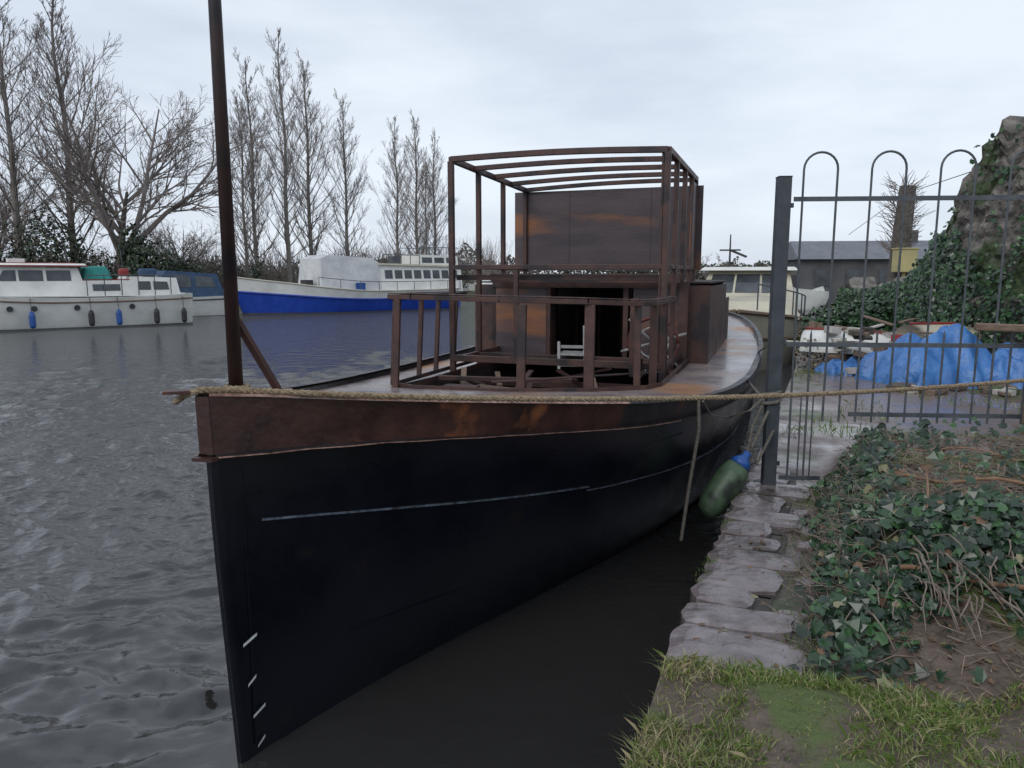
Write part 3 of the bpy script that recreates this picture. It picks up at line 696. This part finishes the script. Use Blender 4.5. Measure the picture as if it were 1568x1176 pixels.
def setp(o,loc,sc,rz): o.location=loc;o.scale=sc;o.rotation_euler[2]=rz
pl=[(398,50,15.2,0),(447,51,17.0,1),(481,55,16.4,2),(536,54,13.8,0),(612,68,15.0,1),(641,72,16.0,2),(668,74,15.0,0),(42,42,17.5,1),(124,44,18.2,2),(383,60,15,2),(655,90,15,1)]
used=set()
for i,(px,d,H,k) in enumerate(pl):
    o,h=pm[k]; s_=H/h; x=wpt(px,d); loc=(x,d,.5); sc=(s_*(1.0 if i not in(7,8) else 1.15),)*2+(s_,)
    if k not in used: setp(o,loc,sc,i*1.3); used.add(k)
    else: place(o,'poplar_tree',loc,sc,i*1.7+.4)
sp1=spread(13,24,(12,9,7,6),.009).obj('spreading_bare_tree',['darkbark','twig']); setp(sp1,(wpt(190,43),43,.5),(1.12,1.12,1.12),.9)
place(sp1,'spreading_bare_tree',(wpt(-10,47),47,.5),(.75,.75,.75),2); place(sp1,'spreading_bare_tree',(wpt(285,56),56,.5),(.6,.6,.52),3.3)
dk=['ivy0','ivy2','fargreen','farhedge']
leafmass('evergreen_bush',[((wpt(85,42),42,2.9),(2.2,1.5,2.6)),((wpt(20,44),44,1.9),(2.2,1.5,1.6)),((wpt(150,43),43,1.9),(2,1.5,1.5))],5500,.17,dk,[1,4,5,5])
leafmass('evergreen_bush',[((wpt(235,42),42,2.0),(1.8,1.5,1.8)),((wpt(285,44),44,1.5),(1.4,1.2,1.4)),((wpt(215,42),42,3.2),(.8,1,1.5))],4500,.16,dk,[3,5,5,0])
leafmass('ivy_clad_bush',[((wpt(390,46),47,1.6),(.5,.5,1.6)),((wpt(340,60),60,1.4),(2.5,1,1.2))],1500,.16,dk,[3,5,5,1])
b=MB(); rng=random.Random(4)
def scrub(px0,px1,d,ztop,n):
    for i in range(n):
        px=rng.uniform(px0,px1); x=wpt(px,d)+0; y=d+rng.uniform(-2,2)
        hh=(ztop-.5)*(.55+.5*noise.noise(Vector((x*.22,d,0)))+.25*noise.noise(Vector((x*.9,d,3))))+.3
        z=.4+hh*rng.random()**.6
        leaf(b,Vector((x,y,z)),rnd_dir()+Vector((0,-.5,.2)),d*.0028*rng.uniform(.5,1.4),rng.choice([0,0,0,1]))
scrub(310,720,62,4.2,7000); scrub(560,1000,115,7.5,8000); scrub(950,1260,130,5.5,5000); scrub(-30,340,55,4,4500); scrub(1200,1560,75,3.4,3500)
scrub(700,1240,220,8,4000)
b.obj('distant_treeline',['farhedge','fargreen'])
b=MB()
for i in range(330):
    px=rng.choice([rng.uniform(500,770),rng.uniform(310,600),rng.uniform(0,330)]); d=rng.uniform(58,64) if px<600 else rng.uniform(85,110)
    x=wpt(px,d); H=rng.uniform(2.5,5.5)*d/75
    for k in range(12):
        dd=Vector((rng.gauss(0,.4),rng.gauss(0,.4),1)).normalized(); p=Vector((x,d,.5)); b.tube([p,p+dd*H*.6,p+dd*H*rng.uniform(.8,1)+Vector((rng.gauss(0,.3),0,0))],[.025,.018,.008],3,0,cap=False)
b.obj('bare_scrub',['twig'])
sp2=spread(7,33,(6,5,5,4),.012).obj('bare_tree',['darkbark','twig']); setp(sp2,(wpt(1085,70),70,.4),(.6,.6,.58),0)
rng=random.Random(9); b=MB(); x0=wpt(1368,20)
b.tube([(x0-.1,20,.4),(x0,20,1.8),(x0+.05,20,3.2),(x0+.1,20,4.2)],[.30,.25,.23,.20],10,0)
for i in range(220):
    z=rng.uniform(2.4,4.3); a=rng.uniform(0,6.28); p=Vector((x0+.2*math.cos(a),20+.2*math.sin(a),z)); d=Vector((math.cos(a),math.sin(a),rng.uniform(.2,1.5))).normalized()
    q=p+d*rng.uniform(.2,.6); b.tube([p,(p+q)/2+rnd_dir()*.06,q],[.012,.009,.005],3,1)
b.obj('pollarded_tree',['darkbark','twig'])
b=MB(); b.box((x0-.05,19.6,2.25),(.5,.35,.6)); b.box((x0-.05,19.6,2.56),(.56,.4,.04)); b.box((x0+.45,19.7,2.05),(.4,.3,.35)); b.beam((x0-.05,19.6,.4),(x0-.05,19.6,1.95),.08,.08); b.obj('utility_box',['yellow'],bevel=.02)
b=MB(); b.tube([(wpt(1290,25),25,3.2),(wpt(1370,20),20,4.0),(wpt(1480,12),12,3.55)],.008,5); b.obj('overhead_cable',['black'])

# ================================================================ MOORED BOATS
def hullmesh(L_,B_,H,bow,stern,mats=(0,1),rub=True,n=26,strake=.55,round_stern=False):
    b=MB()
    def bb(u): 
        v=B_/2*(1-(1-min(u/.4,1))**2.1)+.02
        if round_stern and u>.85: v*=math.sqrt(max(.02,1-((u-.85)/.15)**2))
        elif u>.5: v*=1-.14*((u-.5)/.5)**2
        return v
    zt=lambda u:H+bow*(1-min(u/.5,1))**1.6+stern*max(0,(u-.6)/.4)**2
    for side in (1,-1):
        vs=[]; fs=[]
        zs=[1,.8,strake,.3,.12,0,-.3]
        for i in range(n+1):
            u=i/n
            for k in zs:
                z=zt(u)*k if k>=0 else k; f=.78+.22*max(0,k)**.8 if k>=0 else .7
                rake=(.9*max(0,1-u*6))*(k if k>0 else 0)*.8
                vs.append((side*bb(u)*f,L_*u-rake,z))
        for i in range(n):
            for j in range(len(zs)-1):
                a=i*7+j;q=(a,a+1,a+8,a+7); fs.append(q if side<0 else q[::-1]); 
        b.add(vs,fs)
        for q_ in range(len(fs)): b.m[len(b.m)-len(fs)+q_]=mats[0] if (q_%6)<2 else mats[1]
    vs=[];fs=[]
    for i in range(n+1):
        u=i/n; r=.9*max(0,1-u*6)*.8; vs+=[(-bb(u),L_*u-r,zt(u)-.04),(bb(u),L_*u-r,zt(u)-.04)]
    b.add(vs,[(2*i,2*i+1,2*i+3,2*i+2) for i in range(n)],mats[0])
    w=bb(1); b.add([(-w,L_,zt(1)),(w,L_,zt(1)),(w*.72,L_,-.3),(-w*.72,L_,-.3)],[(3,2,1,0)],mats[1])
    return b,bb,zt
def rubrail(b,bb,zt,L_,k,r,mi,f=1.0):
    for side in (1,-1):
        b.tube([(side*(bb(u)*(.78+.22*k**.8)+.01),L_*u-.9*max(0,1-u*6)*k*.8,zt(u)*k) for u in np.linspace(0,1,27)],r,6,mi)
def cabin(b,prof,w0,w1,z0,z1,mi):
    n=len(prof); X=lambda z:w0+(w1-w0)*(z-z0)/(z1-z0)
    vs=[(X(z),y,z) for y,z in prof]+[(-X(z),y,z) for y,z in prof]
    b.add(vs,[tuple(range(n)),tuple(range(2*n-1,n-1,-1))]+[(i,i+n,(i+1)%n+n,(i+1)%n) for i in range(n)],mi)
    return X
def win(b,X,quad,mi,off=.012):
    for s_ in (1,-1):
        b.add([(s_*(X(z)+off),y,z) for y,z in quad],[(0,1,2,3) if s_>0 else (3,2,1,0)],mi)
def rails(b,pts,h,r,mi):
    top=[Vector(p)+Vector((0,0,h)) for p in pts]; b.tube(top,r,5,mi)
    for p,t in zip(pts,top): b.tube([p,t],r,5,mi)
def cruiserA(loc,rz):
    e=empty('white_motor_cruiser',loc,rz); L_=9.0
    b,bb,zt=hullmesh(L_,3.0,1.15,.45,.1,mats=(0,0)); rubrail(b,bb,zt,L_,.86,.03,1); rubrail(b,bb,zt,L_,.05,.04,2); b.obj('hull',['white','wood','black'],e,smooth=False)
    b=MB(); X=cabin(b,[(1.2,1.25),(8.6,1.15),(8.5,1.85),(6.9,1.9),(6.85,1.75),(5.3,1.75),(5.2,2.2),(2.6,2.25),(1.9,1.7)],1.2,.9,1.15,2.5,0)
    b.add([(-1.15,2.3,2.26),(1.15,2.3,2.26),(1.15,5.5,2.26),(-1.15,5.5,2.26),(-1.0,2.4,2.36),(1.0,2.4,2.36),(1.0,5.4,2.36),(-1.0,5.4,2.36)],[(0,1,5,4),(1,2,6,5),(2,3,7,6),(3,0,4,7),(4,5,6,7),(0,1,2,3)],0)
    b.beam((1.16,2.3,2.27),(1.16,5.5,2.27),.03,.05,1); b.beam((1.03,5.2,1.78),(1.03,6.9,1.78),.03,.04,1)
    b.box((0,3.9,2.375),(1.5,2.6,.03),mi=1); b.box((.3,3.4,2.45),(.5,.5,.15),mi=0); b.box((.2,7.7,1.93),(.6,.5,.1),mi=0)
    b.obj('cabin',['white','red'],e)
    b=MB(); win(b,X,[(2.75,1.75),(3.3,1.75),(3.3,2.12),(2.95,2.12)],0); win(b,X,[(3.38,1.75),(4.1,1.75),(4.1,2.12),(3.38,2.12)],0); win(b,X,[(4.2,1.75),(4.95,1.75),(4.95,2.12),(4.2,2.12)],0)
    win(b,X,[(5.6,1.38),(6.5,1.38),(6.5,1.62),(5.6,1.62)],0); win(b,X,[(7.1,1.4),(7.55,1.4),(7.55,1.72),(7.15,1.72)],0); win(b,X,[(7.65,1.4),(8.2,1.4),(8.15,1.7),(7.65,1.72)],0)
    win(b,X,[(2.2,1.42),(2.7,1.42),(2.7,1.6),(2.25,1.6)],0)
    for y in (2.3,3.0,3.7,5.0,6.8): b.tube([(bb(y/L_)*.955-.02,y,.8),(bb(y/L_)*.955+.03,y,.8)],.10,12,0)
    b.obj('windows',['glass'],e)
    b=MB(); rails(b,[(1.25,y,1.2) for y in np.linspace(5.4,8.8,7)],.75,.018,0); rails(b,[(bb(y/L_)*.9,y,zt(y/L_)) for y in np.linspace(.5,2.5,5)],.45,.015,0); b.tube([(0,5.0,2.3),(0,5.0,3.1)],.02,5); b.tube([(-.3,6.9,1.9),(-.3,6.9,2.9)],.015,5)
    b.obj('handrails',['gal'],e)
    b=MB(); b.box((-.2,5.9,2.0),(1.6,1.0,.55),taper=.7); b.box((.5,7.6,2.05),(.5,.6,.3),mi=1); b.box((.6,6.75,2.05),(.5,.3,.3),mi=2); b.obj('canvas_cover',['teal','navy','red'],e,bevel=.08)
    b=MB()
    for y,mi in ((3.6,0),(5.4,1),(6.3,0),(7.6,1),(8.6,1)):
        x=bb(y/L_)+.10; lathe(b,[(0,0),(.07,.03),(.10,.1),(.10,.45),(.07,.55),(.02,.6)],(x,y,.12),(0,0,1),mi,10); b.tube([(x,y,.7),(x-.1,y,1.15)],.012,4,1)
    b.obj('fenders',['bluef','black'],e)
cruiserA((-20.3,24.4,-.08),R(-51))
def cruiserB(loc,rz):
    e=empty('white_motor_cruiser',loc,rz); L_=6.0
    b,bb,zt=hullmesh(L_,2.5,.95,.3,.05,mats=(0,0)); rubrail(b,bb,zt,L_,.85,.03,1); rubrail(b,bb,zt,L_,.05,.04,1); b.obj('hull',['white','black'],e)
    b=MB(); X=cabin(b,[(1.0,.95),(5.9,.9),(5.6,2.0),(3.4,2.15),(3.0,1.6),(1.6,1.5)],1.1,.85,.9,2.1,0); b.obj('cabin',['navy'],e)
    b=MB(); win(b,X,[(3.6,1.4),(4.4,1.4),(4.4,1.9),(3.7,1.95)],0); win(b,X,[(4.6,1.4),(5.5,1.4),(5.35,1.85),(4.6,1.9)],0); b.obj('windows',['glass'],e)
cruiserB((-18.6,31.8,-.08),R(-50))
def barge(loc,rz):
    e=empty('blue_canal_barge',loc,rz); L_=12.6
    b,bb,zt=hullmesh(L_,3.6,1.15,.75,.1,mats=(1,0),strake=.62,round_stern=True)
    rubrail(b,bb,zt,L_,.62,.05,0); rubrail(b,bb,zt,L_,.99,.035,2); rubrail(b,bb,zt,L_,.05,.05,3); b.obj('hull',['bblue','white','cream','black'],e)
    b=MB(); X=cabin(b,[(3.4,1.0),(6.8,1.0),(6.8,2.55),(6.4,2.8),(4.0,2.95),(3.5,2.75)],1.45,1.15,1.0,3.0,0); b.obj('canvas_cover',['canvas'],e)
    b=MB(); X=cabin(b,[(6.8,1.0),(12.0,1.0),(12.0,2.35),(6.8,2.45)],1.45,1.2,1.0,2.5,0); cabin(b,[(6.7,2.46),(12.2,2.36),(12.2,2.45),(6.7,2.56)],1.35,1.3,2.3,2.6,1)
    cabin(b,[(9.4,2.45),(12.0,2.45),(12.0,3.0),(9.4,3.05)],1.0,.9,2.4,3.1,0); b.obj('cabin',['white','cream'],e)
    b=MB()
    for i in range(8):
        y=7.05+i*.6; win(b,X,[(y,1.75),(y+.46,1.75),(y+.46,2.2),(y,2.2)],0)
    for i in range(3): win(b,lambda z:1.0-(z-2.4)*.14,[(9.6+i*.8,2.6),(10.25+i*.8,2.6),(10.25+i*.8,2.9),(9.6+i*.8,2.9)],0)
    b.obj('windows',['glass'],e)
    b=MB(); rails(b,[(1.15,y,2.5) for y in np.linspace(7.0,9.3,5)],.5,.022,0); rails(b,[(1.0,y,3.05) for y in np.linspace(9.4,12,5)],.4,.022,0); rails(b,[(-1.0,y,3.05) for y in np.linspace(9.4,12,5)],.4,.022,0)
    rails(b,[(bb(y/L_)*.97,y,zt(y/L_)) for y in np.linspace(3.2,11.8,9)],.45,.018,0)
    b.box((.2,8.3,2.75),(.5,.5,.4)); b.box((1.5,5.5,1.3),(.1,.5,.5),mi=1); b.box((.6,3.0,1.5),(.6,.4,.4),mi=2); b.obj('deck_rails_and_gear',['gal','bluef','black'],e)
barge((-12.9,35.6,-.08),R(-50))
def cruiserD(loc,rz):
    e=empty('cream_cabin_cruiser',loc,rz); L_=8.0
    b,bb,zt=hullmesh(L_,2.7,1.0,.4,.05,mats=(0,0)); rubrail(b,bb,zt,L_,.97,.04,1); rubrail(b,bb,zt,L_,.6,.03,1); b.obj('hull',['cream','wood'],e)
    b=MB(); X=cabin(b,[(1.6,1.1),(7.6,1.0),(7.5,2.0),(3.6,2.12),(2.9,1.55),(1.9,1.45)],1.15,.9,1.0,2.1,0)
    b.add([(-1.1,3.3,2.12),(1.1,3.3,2.12),(1.1,7.7,2.02),(-1.1,7.7,2.02),(-1.0,3.4,2.2),(1.0,3.4,2.2),(1.0,7.6,2.1),(-1.0,7.6,2.1)],[(0,1,5,4),(1,2,6,5),(2,3,7,6),(3,0,4,7),(4,5,6,7),(0,1,2,3)],1); b.obj('cabin',['cream','white'],e)
    b=MB(); 
    for x0_,x1_ in ((-.85,-.32),(-.27,.27),(.32,.85)): b.add([(x0_,2.98-.015,1.62),(x1_,2.98-.015,1.62),(x1_*.95,3.5-.02,2.03),(x0_*.95,3.5-.02,2.03)],[(0,1,2,3)])
    win(b,X,[(3.6,1.55),(4.8,1.55),(4.8,1.95),(3.75,1.95)],0); win(b,X,[(5.0,1.55),(6.6,1.55),(6.6,1.92),(5.0,1.95)],0)
    b.obj('windows',['glass'],e)
    b=MB(); rails(b,[(bb(y/L_)*.92,y,zt(y/L_)) for y in np.linspace(.4,3.5,6)],.5,.015,0); rails(b,[(-bb(y/L_)*.92,y,zt(y/L_)) for y in np.linspace(.4,3.5,6)],.5,.015,0)
    b.tube([(-.5,4.4,2.2),(-.5,4.4,3.0)],[.03,.015],6,1); b.tube([(-.75,4.4,2.62),(-.25,4.4,2.62)],.02,6,1); b.tube([(-.5,4.4,2.62),(-.1,4.4,2.45)],.03,6,1)
    b.obj('rails_and_mast',['gal','black'],e)
cruiserD((4.35,14.2,-.13),R(-20))
for (px,d,sc) in ((705,62,1),(1195,40,1)):
    e=empty('distant_moored_boat',(wpt(px,d),d,-.05),R(-60)); L_=6
    b,bb,zt=hullmesh(L_,2.2,1.0,.3,.05,mats=(0,0)); b.obj('hull',['white'],e)
    b=MB(); X=cabin(b,[(1.5,1.0),(5.5,.9),(5.3,1.8),(2.8,1.9),(2.3,1.4)],.95,.75,.9,1.9,0); b.obj('cabin',['white'],e)
    b=MB(); win(b,X,[(2.9,1.4),(3.9,1.4),(3.9,1.75),(3.0,1.75)],0); win(b,X,[(4.1,1.4),(5.1,1.4),(5.1,1.7),(4.1,1.75)],0); b.obj('windows',['glass'],e)

# ================================================================ SKY, LIGHT, CAMERA
w=bpy.data.worlds.new('World'); S.world=w; w.use_nodes=True; nt=w.node_tree; N=nt.nodes; L=nt.links
bg=N['Background']; bg.inputs[1].default_value=.1
sky=N.new('ShaderNodeTexSky'); sky.sky_type='NISHITA'; sky.sun_disc=False; sky.sun_elevation=R(38); sky.sun_rotation=R(-145)
tc=N.new('ShaderNodeTexCoord'); mp=N.new('ShaderNodeMapping'); mp.inputs['Scale'].default_value=(1,1,3.8); L.new(tc.outputs['Generated'],mp.inputs[0])
n=N.new('ShaderNodeTexNoise'); n.inputs['Scale'].default_value=1.5; n.inputs['Detail'].default_value=6; n.inputs['Roughness'].default_value=.55; L.new(mp.outputs[0],n.inputs['Vector'])
rp_=N.new('ShaderNodeValToRGB'); rp_.color_ramp.elements[0].position=.34; rp_.color_ramp.elements[0].color=(.47,.53,.64,1); rp_.color_ramp.elements[1].position=.66; rp_.color_ramp.elements[1].color=(.72,.78,.855,1)
L.new(n.outputs['Fac'],rp_.inputs[0])
ml=N.new('ShaderNodeVectorMath'); ml.operation='SCALE'; ml.inputs['Scale'].default_value=12.4; L.new(rp_.outputs[0],ml.inputs[0])
mx=N.new('ShaderNodeMix'); mx.data_type='RGBA'; mx.inputs['Factor'].default_value=.9; L.new(sky.outputs[0],mx.inputs['A']); L.new(ml.outputs[0],mx.inputs['B']); L.new(mx.outputs['Result'],bg.inputs[0])
sl=bpy.data.lights.new('sun','SUN'); sl.energy=.9; sl.angle=R(25); sl.color=(1,.97,.93); so=bpy.data.objects.new('sun',sl); col.objects.link(so)
so.rotation_euler=(R(52),0,R(-35)); so.location=(0,0,30)
cam=bpy.data.cameras.new('camera'); cam.sensor_width=36; cam.lens=25.94; cam.clip_end=2000; cam.clip_start=.05
co_=bpy.data.objects.new('camera',cam); col.objects.link(co_); co_.location=(0,0,1.9); co_.rotation_euler=(R(81.54),0,0); S.camera=co_
S.view_settings.view_transform='Standard'; S.view_settings.look='None'; S.view_settings.exposure=0
